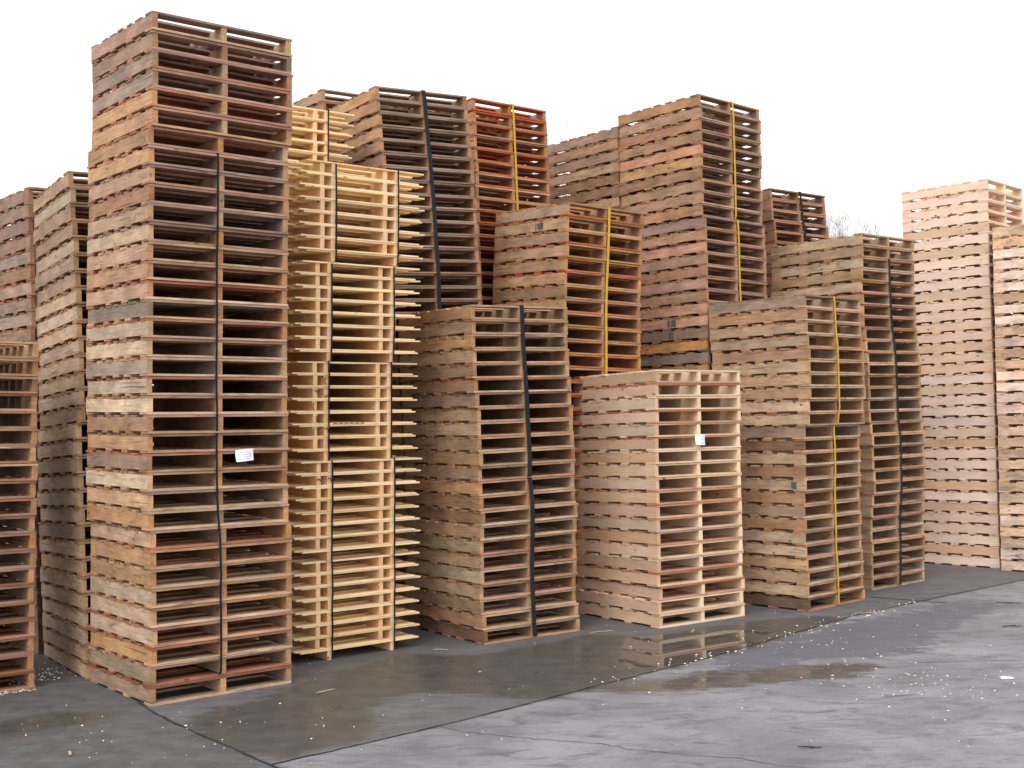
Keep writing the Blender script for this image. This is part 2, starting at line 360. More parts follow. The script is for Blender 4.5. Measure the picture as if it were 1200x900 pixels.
# N, F corner x, y, yaw, lean x, lean y, height scale, width scale, depth scale
ST = {
'tall': dict(p=[36, -2.4805, 8.3819, 0.6872, 0.0146, -0.0107, 1.0348, 1.0512, 0.9128], vis=36,
   name='the tallest stack', adj='weathered brown', side=['grey', 'brown', 'wheat', 'tan'], deck=['pink', 'mauve', 'red', 'tan'], side2=['wheat', 'wheat', 'grey', 'tan'], deck2=['sand', 'pink', 'tan', 'sand', 'red'],
   **{'from': 12}, bend=[(0, .5), (5, 1.2), (6, -3), (12, -3.6), (13, -4.6), (24, -4.4), (26, -1), (28, .5), (32, 1.8), (34, 0), (36, -2)]),
'dim': dict(p=[30, -3.239, 9.3006, 0.6014, -0.0336, 0.0247, 1.0149, 1.0, 1.0112], vis=30,
   name='the grey stack behind the tallest one', adj='dull grey-brown', side=['wheat', 'grey', 'wheat'], deck=['brown', 'tan', 'brown'],
   bend=[(0, 0), (3, 3), (8, 4), (11, 5), (12, 5), (13, 5), (14, 5), (15, .5), (20, 0), (25, 0), (28, 0), (30, 0)]),
'edge': dict(p=[20, -4.3208, 8.4176, 0.6813, 0.0167, 0.0055, 1.0022, 1.0, 1.0], vis=20,
   name='the dark stack at the left edge', adj='dark reddish', side=['brown', 'tan'], deck=['tan', 'brown', 'sand', 'red'], side2=['darkred', 'brown'], deck2=['darkred', 'red', 'mauve'], **{'from': 9}, bend=[]),
'faredge': dict(p=[30, -4.0148, 10.4153, 0.68, -0.0055, -0.0262, 1.0316, 1.0, 1.0], vis=10,
   name='the back stack above the dark reddish one', adj='brown', side=['brown', 'mauve', 'grey'], deck=['red', 'mauve'], bend=[]),
'front': dict(p=[23, -0.2819, 10.4515, 0.622, -0.0091, -0.0152, 0.9852, 1.0135, 1.0], vis=23,
   name='the front stack beside the pale skids', adj='weathered brown', side=['brown', 'tan', 'olive', 'wheat'], deck=['sand', 'tan', 'sand', 'pale', 'pink'],
   bend=[(0, -3.5), (4, -3.5), (5, -2), (7, .5), (14, 1), (16, -1), (20, -1.5), (21, 0), (23, 2)]),
'clean': dict(p=[19, 1.3126, 11.1107, 0.6159, -0.0096, 0.0148, 0.9651, 1.0598, 0.9851], vis=19,
   name='the low clean front stack', adj='clean light', side=['sand', 'rose', 'rose'], deck=['cream', 'rose', 'cream', 'pink'],
   bend=[(0, 1), (4, -1), (8, -3), (13, -3), (15, -5), (16, -2.5), (17, -5), (18, -3), (19, -2)]),
'yellow': dict(p=[24, 2.8477, 11.9019, 0.7508, -0.004, -0.0002, 1.0045, 0.9932, 0.9542], vis=24,
   name='the yellow-strapped stack at the front', adj='weathered tan', side=['tan', 'tan', 'wheat', 'brown'], deck=['sand', 'sand', 'pink', 'pale'],
   bend=[(0, .5), (3, 3), (6, 3.5), (9, 1.5), (10, -3.5), (14, -6), (18, -7), (20, -6), (22, -5), (24, -2)]),
'right': dict(p=[30, 3.8268, 13.2572, 0.6905, -0.0092, -0.0051, 1.0087, 0.9985, 0.9943], vis=30,
   name='the black-strapped stack before the pinkish wall', adj='weathered olive-tan', side=['wheat', 'olive', 'wheat'], deck=['tan', 'pink', 'sand'],
   bend=[(0, .5), (4, -2), (7, -1), (10, 2.5), (15, 2.6), (20, 5.5), (21, 5.5), (22.5, 2.4), (24, 0), (30, -1.5)]),
'wall': dict(p=[36, 5.8352, 14.9213, 0.7695, 0.0004, 0.0102, 1.0369, 1.0016, 0.9253], vis=36,
   name='the tall pinkish stack at far right', adj='pale pinkish', side=['blush', 'blush', 'rose'], deck=['blush', 'cream'], bend=[]),
'wallend': dict(p=[31, 6.5842, 13.9493, 0.772, -0.0016, -0.0112, 1.0392, 1.0, 0.9306], vis=0,
   name='', adj='', side=['blush', 'rose'], deck=['blush', 'cream'], bend=[]),
'wallback': dict(p=[31, 5.03, 15.80, 0.7695, 0.0, 0.005, 1.03, 1.0, 0.93], vis=0,
   name='', adj='', side=['rose', 'brown', 'tan'], deck=['rose', 'brown'], bend=[]),
'farback': dict(p=[28, -4.76, 11.43, 0.68, 0.0, -0.01, 1.03, 1.0, 1.0], vis=0,
   name='', adj='', side=['brown', 'grey'], deck=['brown', 'mauve'], bend=[]),
'leaning': dict(p=[40, -0.937, 11.4735, 0.6475, -0.0584, -0.0024, 0.9945, 1.0244, 1.0], vis=18,
   name='the leaning black-strapped stack', adj='grey-brown', side=['tan', 'brown'], deck=['grey', 'dgrey', 'grey', 'mauve'],
   bend=[(0, 0), (6.5, 2.5), (12, 1), (17, 0)]),
'red': dict(p=[40, -0.2604, 12.8979, 0.6908, -0.0187, 0.0073, 1.045, 1.0109, 1.0], vis=16,
   name='the reddest yellow-strapped stack', adj='reddish', side=['brown', 'orange'], deck=['crimson', 'crimson', 'red', 'orange'], bend=[]),
'redshort': dict(p=[30, 0.3857, 11.9187, 0.65, 0.0469, -0.0255, 1.0467, 0.9833, 0.9564], vis=14,
   name='the middle yellow-strapped stack with red slats', adj='red-slatted', side=['tan', 'tan', 'brown'], deck=['crimson', 'orange', 'orange', 'orange'],
   bend=[(0, 0), (1, -1.5), (6, -1), (10, -.5), (11, 1.5)]),
'back': dict(p=[40, 1.2199, 13.719, 0.68, 0.0025, -0.0073, 1.0151, 1.0, 1.0], vis=8,
   name='the back stack right of the red one', adj='brown', side=['brown', 'brown', 'tan'], deck=['brown', 'mauve'], bend=[]),
'backtall': dict(p=[41, 2.0266, 12.7651, 0.7284, -0.0004, 0.0134, 1.0148, 1.0243, 0.9478], vis=23,
   name='the tallest yellow-strapped stack', adj='brown', side=['brown', 'tan', 'tan', 'pink'], deck=['mauve', 'pink', 'tan', 'brown'],
   bend=[(0, -1), (9, -1), (10, 2), (23, 2)]),
'backlow': dict(p=[36, 3.1463, 14.3057, 0.6704, -0.0162, 0.0055, 0.9958, 1.0027, 1.0], vis=6,
   name='the small black-strapped top in the back', adj='brown', side=['mauve', 'brown'], deck=['pink', 'mauve', 'brown'], bend=[(0, -1), (2, -1), (3, 1.5), (6, 1.5)]),
'hidden': dict(p=[42, -1.8265, 12.608, 0.6327, -0.0124, -0.007, 1.0, 1.0, 1.0], vis=3,
   name='the far top peeking behind the leaning stack', adj='tan', side=['tan', 'brown'], deck=['tan', 'mauve'], bend=[]),
}
OVER = {  # colours of single pallets, counted from the top
 'tall': {0: ('mauve', 'mauve'), 1: ('grey', 'mauve'), 2: ('grey', 'mauve'), 3: ('grey', 'mauve'), 4: ('orange', 'red'), 5: ('orange', 'pink'), 9: ('brown', 'mauve'), 13: ('brown', 'pink'), 14: ('brown', 'red'), 15: ('dgrey', 'grey'), 19: ('pale', 'red'), 20: ('pale', 'pink'), 21: ('tan', 'mauve'), 22: ('orange', 'brown'), 23: ('grey', 'red'), 24: ('pale', 'tan'), 25: ('tan', 'grey'), 34: ('olive', 'pink'), 35: ('grey', 'darkred')},
 'red': {6: ('brown', 'sand'), 7: ('brown', 'sand'), 8: ('brown', 'orange')},
 'right': {5: ('tan', 'red'), 6: ('tan', 'red'), 7: ('tan', 'red'), 8: ('tan', 'red')},
 'back': {0: ('mauve', 'mauve')},
 'backtall': {8: ('tan', 'mauve'), 10: ('mauve', 'mauve'), 7: ('tan', 'pink'), 9: ('tan', 'pink'), 19: ('grey', 'mauve'), 20: ('orange', 'red'), 21: ('dgrey', 'grey')},
 'front': {22: ('dark', 'grey'), 5: ('brown', 'red'), 6: ('grey', 'red')},
 'yellow': {23: ('dark', 'dark'), 0: ('grey', 'grey'), 10: ('grey', 'grey'), 11: ('dark', 'tan')},
 'clean': {0: ('sand', 'cream'), 1: ('rose', 'red'), 3: ('rose', 'red'), 5: ('sand', 'red'), 15: ('rose', 'red'), 16: ('rose', 'red')},
}
FOCAL = 1445.0
def interp(b_, k):
    if not b_: return 0.0
    for (k0, v0), (k1, v1) in zip(b_, b_[1:]):
        if k <= k1: return v0+(v1-v0)*max(0, (k-k0))/(k1-k0)
    return b_[-1][1]
def frame(p, z, k=0, bend=(), level=10, h=PH):
    """matrix of a layer of a leaning stack: x along the slatted face, y along the boarded face"""
    n, x, y, yaw, tx, ty, sh, W, D = p
    f = min(1.0, level/8.0)
    up = Vector((tx, ty, 1))
    ur = Vector((math.cos(yaw), math.sin(yaw), 0)); ul = Vector((-math.sin(yaw), math.cos(yaw), 0))
    ur = (ur-Vector((0, 0, f*ur.dot(up)))).normalized(); ul = (ul-Vector((0, 0, f*ul.dot(up)))).normalized()
    w = ur.cross(ul).normalized(); ul = w.cross(ur)
    dx = interp(bend, k)/FOCAL*y
    o = Vector((x+tx*z+dx, y+ty*z, z+0.0015))
    return Matrix(((ur.x, ul.x, w.x, o.x), (ur.y, ul.y, w.y, o.y), (ur.z, ul.z, w.z, o.z), (0, 0, 0, 1)))

def shade(c_, rnd, a=0.08, g=1.0):
    f = g*(1+rnd.uniform(-a, a)); h = rnd.uniform(-0.03, 0.03)
    l = .3*c_[0]+.6*c_[1]+.1*c_[2]; k = 1.07
    c_ = [max(0.01, l+(v-l)*k) for v in c_]
    return (c_[0]*f*(1+h), c_[1]*f, c_[2]*f*(1-h))

LAYERS = {}      # key -> list of layer matrices from the bottom up, used by the straps
mass = MB()
def build_stack(key):
    S = ST[key]; p = S['p']; n = p[0]; sh, W, D = p[6:9]; rnd = random.Random(key)
    LAYERS[key] = []
    fam = 'new' if key in ('clean', 'wall', 'wallend', 'wallback') else 'old'
    jx, jy = 0.0, 0.0
    for lv in range(n):                      # lv counts from the ground
        k = n-1-lv                           # k counts from the top
        z = PH*sh*lv
        M = frame(p, z, k, S['bend'], lv)
        tight = fam == 'new'
        j = Matrix.Translation((rnd.uniform(-1, 1)*(0.004 if tight else 0.007), rnd.uniform(-1, 1)*(0.004 if tight else 0.009), 0)) @ Matrix.Rotation(rnd.uniform(-1, 1)*(0.004 if tight else 0.007), 4, 'Z')
        M = M @ j
        LAYERS[key].append(M)
        Ms = M @ Matrix.Diagonal((W, D, sh*0.995, 1))
        lo = k >= S.get('from', 999)
        sides, decks = (S['side2'], S['deck2']) if lo else (S['side'], S['deck'])
        sc, dc = rnd.choice(sides), rnd.choice(decks)
        dc2 = rnd.choice(decks)
        if k in OVER.get(key, {}): sc, dc = OVER[key][k]
        g = {'clean': .90, 'wall': .98, 'wallend': .98, 'wallback': .95, 'dim': .86, 'edge': .9, 'tall': .88, 'front': .84, 'yellow': .84, 'right': .86, 'redshort': .92, 'red': .9}.get(key, .80)
        cs, cd, cd2 = shade(PAL[sc], rnd, g=g), shade(PAL[dc], rnd, g=g), shade(PAL[dc2], rnd, g=g)
        if k >= S['vis']:
            for x in SX: add_stringer(mass, rnd, x, Ms, cs)
            add_deck(mass, rnd, True, Ms, cd); add_deck(mass, rnd, False, Ms, cd2)
            continue
        root = bpy.data.objects.new('pallet', None); COL.objects.link(root); root.empty_display_size = 0.1
        root.matrix_world = Ms
        topc = k+1; botc = lv+1
        if k == 0: pos = 'topmost in'
        elif lv == 0: pos = 'bottom one of'
        elif topc <= botc or S['vis'] < n: pos = ordinal(topc)+' from the top of'
        else: pos = ordinal(botc)+' from the bottom of'
        tag(root, '%s pallet, %s %s' % (S['adj'], pos, S['name']), 'pallet', 'pallets in '+S['name'])
        tops, bots, strs = SETS[fam]
        v = rnd.randrange(12)
        link('top_deck', tops[v], None, root, cd)
        link('bottom_deck', bots[(v*5+3) % 12], None, root, cd2)
        for i in range(3):
            cc = cs if i == 0 else shade(PAL[rnd.choice(S['side'])], rnd, g=g)
            if fam == 'new': cc = shade((0.90, 0.72, 0.52), rnd, g=.95) if i else cs
            link('stringer', strs[(v+7) % 12][i], None, root, cc)
for key in ST: build_stack(key)

# ------------------------------------------------------------------ pale skids, nested in pairs
SKW, SKD, SBT, SSH = 1.165, 1.22, 0.0128, 0.0754
CELL = SBT*2+SSH
def skid_deck(mb, rnd, x0, x1, z0, xf=None, col=None):
    n = 7; w = 0.12
    for i in range(n):
        c_ = w/2+(SKD-w)*i/(n-1)+(rnd.uniform(-.01, .01) if 0 < i < n-1 else 0)
        ww = w if i in (0, n-1) else 0.1
        mb.board((x0+rnd.uniform(-.012, .012), c_-ww/2, z0), (x1+rnd.uniform(-.012, .012), c_+ww/2, z0+SBT-0.0008), 0, rnd, seg=5, bow=0.0012, chip=0.006, xf=xf, col=col)
def skid_leg(mb, rnd, x, z0, xf=None, col=None):
    mb.board((x-0.019, rnd.uniform(0, .006), z0+0.0003), (x+0.019, SKD-rnd.uniform(0, .006), z0+SSH-0.0005), 1, rnd, seg=4, bow=0.0006, xf=xf, col=col)
AX, BX = (0.300, 0.896), (0.198, 0.785)
sr_ = random.Random(4)
SK_A = []; SK_B = []
for i in range(6):
    d = MB(); skid_deck(d, sr_, 0.05, SKW, SSH); l1 = MB(); skid_leg(l1, sr_, AX[0], 0); l2 = MB(); skid_leg(l2, sr_, AX[1], 0)
    SK_A.append((d.mesh('deck'), l1.mesh('stringer'), l2.mesh('stringer')))
    d = MB(); skid_deck(d, sr_, 0.0, SKW-0.05, 0); l1 = MB(); skid_leg(l1, sr_, BX[0], SBT); l2 = MB(); skid_leg(l2, sr_, BX[1], SBT)
    SK_B.append((d.mesh('deck'), l1.mesh('stringer'), l2.mesh('stringer')))
for trio in SK_A+SK_B:
    trio[0].materials.append(FX); trio[1].materials.append(FY); trio[2].materials.append(FY)
BUNDLES = {}
def skid_stack(key, p, nb, shifts, vis, name):
    rnd = random.Random(key); BUNDLES[key] = []
    bh = SBT+SSH+7*CELL
    total = nb*15
    count = 0
    for bi in range(nb):                         # bundles from the ground
        zb = bi*bh; zz = zb
        dx = shifts[nb-1-bi]
        mats = []
        jx, jy = rnd.uniform(-.004, .004), rnd.uniform(-.02, .02)
        for j in range(15):
            up_ = j % 2 == 0 and j > 0 or j == 0
            # j = 0 single deck-up skid; then pairs: upside-down one (odd j), deck-up one (even j)
            if j == 0: z = zb; kind = 'A'
            elif j % 2 == 1: z = zb+SBT+SSH+(j-1)//2*CELL; kind = 'B'
            else: z = zb+SBT+SSH+(j-2)//2*CELL+SBT; kind = 'A'
            M = frame(p, z, 0, [(0, dx), (99, dx)], 8*z) @ Matrix.Translation((jx+rnd.uniform(-.003, .003), jy+rnd.uniform(-.006, .006), 0)) @ Matrix.Rotation(rnd.uniform(-.003, .003), 4, 'Z')
            mats.append(M)
            top = total-count; count += 1
            col = shade(PAL['pine'], rnd, 0.08)
            if top > vis:
                if kind == 'A': skid_deck(mass, rnd, .05, SKW, SSH, M, col); [skid_leg(mass, rnd, x, 0, M, col) for x in AX]
                else: skid_deck(mass, rnd, 0, SKW-.05, 0, M, col); [skid_leg(mass, rnd, x, SBT, M, col) for x in BX]
                continue
            root = bpy.data.objects.new('skid', None); COL.objects.link(root); root.matrix_world = M; root.empty_display_size = 0.1
            b_ord = ordinal(nb-bi)
            pos = ordinal(15-j)+' from the top'
            if j == 14: pos = 'topmost'
            if j == 0: pos = 'bottom one'
            if j == 14: pos = 'topmost'
            if nb == 5:
                where = 'of the %s strapped bundle' % ('top', 'second', 'middle', 'fourth', 'lowest')[nb-1-bi]
            else: where = 'of the pale bundle behind the main skid stack'
            tag(root, ('%s %s skid, %s %s' % ('pale', 'upturned' if kind == 'B' else 'upright', pos, where)), 'skid', name)
            d, l1, l2 = (SK_A if kind == 'A' else SK_B)[rnd.randrange(6)]
            link('deck', d, None, root, col)
            link('stringer', l1, None, root, shade((0.82, 0.58, 0.36), rnd)); link('stringer', l2, None, root, shade((0.82, 0.58, 0.36), rnd))
        BUNDLES[key].append((mats, zb, bh))
P_SK = [0, -1.7066, 9.7358, 0.6627, 0.0241, -0.0306, 1, 1, 1]
skid_stack('skids', P_SK, 5, [-3, -7, -9.5, -7, -4], 75, 'pale nested skids in the front skid stack')
P_SB = [0, -2.4933, 10.7767, 0.5872, 0.022, -0.0134, 1, 1, 1]
skid_stack('skidsback', P_SB, 6, [0, -3, -3, 0, 0, 0], 15, 'pale nested skids behind the front skid stack')
mo = link('pallet_mass', mass.mesh('pallet_mass'), WM)
tag(mo, 'far and mostly covered pallets filling out the stacks behind the front rows', 'pallets', kind='stuff')

# ------------------------------------------------------------------ straps
BLK = simple('black_strap', (0.010, 0.011, 0.013), 0.6, 0.2, 40)
BLU = simple('dark_webbing', (0.016, 0.021, 0.026), 0.75, 0.4, 60)
YEL = simple('yellow_strap', (0.56, 0.37, 0.025), 0.6, 0.25, 40)
def strap(name, mats, tops, bottom, x, width, mat, label, group, rnd, depth=PD, wob=0.002, cat='strap'):
    """closed band round a run of layers: up the slatted face, over the top, down the back, under the lowest deck"""
    xs_ = [x+rnd.uniform(-1, 1)*wob for _ in mats]
    f = [(M @ Vector((xx, -0.006+rnd.uniform(-.003, 0), 0.05)), M) for M, xx in zip(mats, xs_)]
    n_ = len(f); X3 = (mats[0].to_3x3() @ Vector((1, 0, 0))).normalized(); Y3 = (mats[0].to_3x3() @ Vector((0, 1, 0))).normalized()
    sm = []
    for i in range(n_):
        a, b_ = max(0, i-2), min(n_, i+3)
        q = f[i][0].copy()
        mx_ = sum((f[j][0].dot(X3) for j in range(a, b_)))/(b_-a); my_ = min(f[j][0].dot(Y3) for j in range(max(0, i-1), min(n_, i+2)))
        q += X3*(mx_-q.dot(X3))*.8+Y3*(my_-q.dot(Y3)); sm.append((q, f[i][1]))
    f = sm
    Mb, Mt = mats[0], mats[-1]
    loop = [(Mb @ Vector((xs_[0], -0.006, bottom)), Mb)]+f
    loop += [(Mt @ Vector((xs_[-1], -0.006, tops+.003)), Mt), (Mt @ Vector((xs_[-1], depth+.006, tops+.003)), Mt)]
    for M, xx in list(zip(mats, xs_))[::-1]: loop.append((M @ Vector((xx, depth+.012, 0.05)), M))
    loop.append((Mb @ Vector((xs_[0], depth+.006, bottom)), Mb))
    V = []; F = []
    n = len(loop)
    cen = sum((q for q, _ in loop), Vector())/n
    for q, M in loop:
        ax = M.to_3x3() @ Vector((1, 0, 0)); ax.normalize()
        out = (q-cen); out -= ax*out.dot(ax)
        yy = (M.to_3x3() @ Vector((0, 1, 0))).normalized(); zz = (M.to_3x3() @ Vector((0, 0, 1))).normalized()
        o = -yy if (q-cen).dot(yy) < 0 else yy
        if q is loop[len(f)+1][0] or q is loop[len(f)+2][0]: o = (o+zz)
        if q is loop[0][0] or q is loop[-1][0]: o = (o-zz)
        o = o*0.0022
        for s_, h in ((-1, 0), (1, 0), (1, 1), (-1, 1)):
            V.append(tuple(q+ax*(s_*width/2)+o*h))
    for i in range(n):
        a = 4*i; b_ = 4*((i+1) % n)
        for j in range(4): F.append((a+j, a+(j+1) % 4, b_+(j+1) % 4, b_+j))
    me = bpy.data.meshes.new(name); me.from_pydata(V, [], F); me.update()
    o = link(name, me, mat); tag(o, label, cat, group); return o
rs = random.Random(9)
def pstrap(key, k0, k1, x, width, mat, label, group, name='strap'):
    """strap round the pallets from number k0 to number k1 counted from the top"""
    S = ST[key]; n = S['p'][0]; W = S['p'][7]
    mats = LAYERS[key][n-1-k1:n-k0]
    return strap(name, mats, PH*S['p'][6]*0.995, 0.0165, x*PW*W, width, mat, label, group, rs, depth=PD*S['p'][8])
BS, YS = 'black straps round the stacks', 'yellow straps round the stacks'
pstrap('tall', 7, 21, .47, .015, BLK, 'thin black strap on the upper part of the tallest stack', BS)
pstrap('tall', 22, 34, .47, .015, BLK, 'thin black strap on the lower part of the tallest stack', BS)
pstrap('front', 0, 11, .51, .042, BLU, 'wide dark strap on the upper half of the front stack beside the skids', BS)
pstrap('front', 12, 22, .515, .042, BLU, 'wide dark strap on the lower half of the front stack beside the skids', BS)
pstrap('leaning', 0, 17, .51, .042, BLU, 'wide dark strap down the leaning grey stack behind the skids', BS)
pstrap('right', 2, 19, .51, .03, BLU, 'dark strap on the upper part of the stack before the pinkish wall', BS)
pstrap('right', 20, 29, .51, .03, BLU, 'dark strap on the lower part of the stack before the pinkish wall', BS)
pstrap('backlow', 0, 5, .53, .036, BLK, 'black strap on the small brown top in the back row', BS)
pstrap('red', 0, 15, .53, .026, YEL, 'yellow strap down the reddest stack in the back row', YS)
pstrap('redshort', 0, 13, .53, .028, YEL, 'yellow strap down the middle stack with red slats', YS)
pstrap('backtall', 0, 9, .53, .025, YEL, 'yellow strap on the upper bundle of the tall back stack', YS)
pstrap('backtall', 10, 20, .53, .025, YEL, 'yellow strap on the lower bundle of the tall back stack', YS)
pstrap('yellow', 0, 9, .50, .025, YEL, 'yellow strap on the upper bundle of the front stack right of the clean one', YS)
pstrap('yellow', 10, 23, .51, .025, YEL, 'yellow strap on the lower bundle of the front stack right of the clean one', YS)
for key, nb in (('skids', 5), ('skidsback', 6)):
    for bi, (mats, zb, bh) in enumerate(BUNDLES[key]):
        if key == 'skidsback' and bi < 4: continue
        ms = [mats[0]]+mats[1::2]
        for side, x in (('left', 0.318), ('right', 0.905)):
            if key == 'skids': lb = 'black strap, %s one of two round the %s bundle of pale skids' % (side, ('top', 'second', 'middle', 'fourth', 'lowest')[nb-1-bi])
            else: lb = 'black strap, %s one of two round the %s skid bundle behind' % (side, ('top', 'next lower')[nb-1-bi])
            strap('strap', ms, CELL+.001, 0.01, x, .013, BLK, lb, 'black straps round the skid bundles', rs, depth=SKD, wob=.003)

# ------------------------------------------------------------------ paper tags and paint marks
def paper(key, k, x, w, h, tilt, label):
    S = ST[key]; n = S['p'][0]; M = LAYERS[key][n-1-k]; W = S['p'][7]
    V = []; F = []; nx, nz = 8, 6
    top = PH*S['p'][6]+0.012
    for j in range(nz+1):
        for i in range(nx+1):
            u, v = i/nx-.5, j/nz
            X_ = x*PW*W+u*w+v*tilt*.25; Z_ = top-v*h+u*tilt
            Y_ = -0.014-0.012*v*v-0.006*math.sin(u*4+v*2)
            V.append(tuple(M @ Vector((X_, Y_, Z_))))
    for j in range(nz):
        for i in range(nx):
            a = j*(nx+1)+i; F.append((a, a+nx+1, a+nx+2, a+1))
    me = bpy.data.meshes.new('paper_tag'); me.from_pydata(V, [], F)
    me.materials.append(PAPER); o = link('paper_tag', me); tag(o, label, 'paper tag', 'white paper tags on the stacks')
    sm = o.modifiers.new('thick', 'SOLIDIFY'); sm.thickness = 0.0006
    # faint rows of writing, part of the sheet
    mb = MB(); rr = random.Random(k)
    V = []; F = []
    for r in range(4):
        xx = -0.40
        while xx < 0.38:
            ww = rr.uniform(.03, .12)
            if rr.random() < .7 and xx+ww < .42:
                v0 = 0.2+r*.19
                q = []
                for (uu, vv) in ((xx, v0), (xx+ww, v0), (xx+ww, v0+.07), (xx, v0+.07)):
                    q.append(tuple(M @ Vector((x*PW*W+uu*w+vv*tilt*.25, -0.0166-0.012*vv*vv-0.006*math.sin(uu*4+vv*2), top-vv*h+uu*tilt))))
                b0 = len(V); V += q; F.append((b0, b0+1, b0+2, b0+3))
            xx += ww+.04
    me = bpy.data.meshes.new('print'); me.from_pydata(V, [], F); me.materials.append(INK)
    c_ = link('faded_print', me, None, o)
PAPER = simple('paper', (0.82, 0.82, 0.85), 0.7, 0.03, 20)
INK = simple('faded_ink', (0.42, 0.40, 0.55), 0.8)
paper('tall', 23, .668, .135, .085, .010, 'white paper tag stapled to the tallest stack')
paper('clean', 5, .50, .115, .098, -.006, 'white paper tag on the low clean stack')

PNT = simple('blue_black_paint', (0.09, 0.09, 0.09), 0.8, 0.6, 90)
MRK = simple('black_marker', (0.02, 0.02, 0.022), 0.6)
def root_of(key, k):
    g = 'pallets in '+ST[key]['name']
    return [o for o in COL.objects if o.name.startswith('pallet') and o.get('group') == g][ST[key]['vis']-1-k]
def side_patch(key, k, y0, y1, z0, z1, seed):
    r = root_of(key, k); rr = random.Random(seed); V = []; F = []
    nst = 9
    for i in range(nst):
        y = y0+(y1-y0)*i/(nst-1)
        V += [(-0.0035, y, z0+rr.uniform(0, .012)), (-0.0035, y, z1-rr.uniform(0, .012))]
        if i and rr.random() < .85: F.append((2*i-2, 2*i-1, 2*i+1, 2*i))
    me = bpy.data.meshes.new('paint_mark'); me.from_pydata(V, [], F); me.materials.append(PNT)
    link('paint_mark', me, None, r)
side_patch('redshort', 1, .37, .50, .024, .10, 1)
side_patch('backtall', 18, .46, .60, .022, .104, 2)
side_patch('backtall', 19, .50, .57, .022, .104, 3)
side_patch('yellow', 14, .10, .16, .025, .1, 4)
# hand-drawn strokes on the stringer ends of the middle skid bundle
sk = {}
for o in COL.objects:
    if o.name.startswith('skid') and o.get('group', '').endswith('front skid stack'): sk[o['label']] = o
skl = [o for o in COL.objects if o.name.startswith('skid') and o.get('group', '').endswith('front skid stack')]
def stroke(o, pts, wd=0.007):
    V = []; F = []
    P = [Vector(q) for q in pts]
    for i, q in enumerate(P):
        d = (P[min(i+1, len(P)-1)]-P[max(0, i-1)]).normalized(); nn = Vector((-d.y, d.x))*wd/2
        V += [(q.x+nn.x, -0.0028, q.y+nn.y), (q.x-nn.x, -0.0028, q.y-nn.y)]
        if i: F.append((2*i-2, 2*i-1, 2*i+1, 2*i))
    me = bpy.data.meshes.new('marker_stroke'); me.from_pydata(V, [], F); me.materials.append(MRK)
    link('marker_stroke', me, None, o)
def arc(cx, cz, rx, rz, a0, a1, n=9): return [(cx+rx*math.cos(math.radians(a0+(a1-a0)*i/n)), cz+rz*math.sin(math.radians(a0+(a1-a0)*i/n))) for i in range(n+1)]
base_i = 30
for j, (a0, a1, rx) in {3: (90, 250, .015), 5: (60, -60, .014), 7: (100, 260, .016), 4: (150, -20, .014), 9: (120, 20, .018), 10: (200, 340, .015), 12: (80, 280, .014)}.items():
    o = skl[base_i+j]; xx = BX[0] if j % 2 else AX[0]
    stroke(o, arc(xx, .045 if j % 2 else .035, rx, .028, a0, a1))
for j, (a0, a1) in {11: (160, 0), 12: (170, -30)}.items():
    o = skl[15+j]; xx = BX[0] if j % 2 else AX[0]
    stroke(o, arc(xx, .045 if j % 2 else .035, .016, .02, a0, a1))
o = skl[30+5]
for i in range(6): stroke(o, [(.36+i*.05, .004), (.385+i*.05, .012), (.40+i*.05, .005)], .006)

# ------------------------------------------------------------------ litter on the yard
rc = random.Random(21)
V = []; F = []
def chip(x, y, s, thick=.3):
    a = rc.uniform(0, 6.3); l, w_ = s, s*rc.uniform(.35, .9); z = .0045; h = s*thick
    b0 = len(V)
    for (u, v, q) in ((-1, -1, 0), (1, -.8, 0), (.9, 1, 0), (-1, .7, 0), (-.7, -.6, 1), (.7, -.6, 1), (.6, .7, 1), (-.7, .5, 1)):
        X_, Y_ = u*l/2, v*w_/2
        V.append((x+X_*math.cos(a)-Y_*math.sin(a), y+X_*math.sin(a)+Y_*math.cos(a), z+q*h))
    for q in ((0, 1, 5, 4), (1, 2, 6, 5), (2, 3, 7, 6), (3, 0, 4, 7), (4, 5, 6, 7)): F.append(tuple(b0+i for i in q))
for i in range(240): chip(rc.uniform(-3.2, 5.2), rc.uniform(5.2, 12.6), rc.uniform(.003, .009))
for i in range(95):
    chip(rc.gauss(2.4, .85), rc.gauss(10.0, .9), rc.uniform(.005, .016))
for i in range(60): chip(rc.gauss(2.7, .35), rc.gauss(8.6, .3), rc.uniform(.006, .016))
for i in range(60):
    t_ = rc.random(); chip(.56+3.5*t_+rc.gauss(0, .06), 8.78+3.7*t_+rc.gauss(0, .06), rc.uniform(.007, .02))
for i in range(40): chip(rc.gauss(-1.9, .8), rc.gauss(7.4, .5), rc.uniform(.006, .016))
for i in range(120): chip(rc.gauss(-3.64, .09), rc.gauss(9.5, .22), rc.uniform(.006, .02), .35)
for i in range(160):
    t_ = rc.random(); chip(-3.5-.8*t_+rc.gauss(0, .02), 9.0-.64*t_+rc.gauss(0, .02), rc.uniform(.005, .014), .35)
me = bpy.data.meshes.new('wood_chips'); me.from_pydata(V, [], F)
wc = link('wood_chips', me, simple('chip_wood', (0.80, 0.75, 0.62), 0.8, 0.3, 9))
tag(wc, 'pale wood chips and splinters scattered over the yard', 'wood chips', kind='stuff')
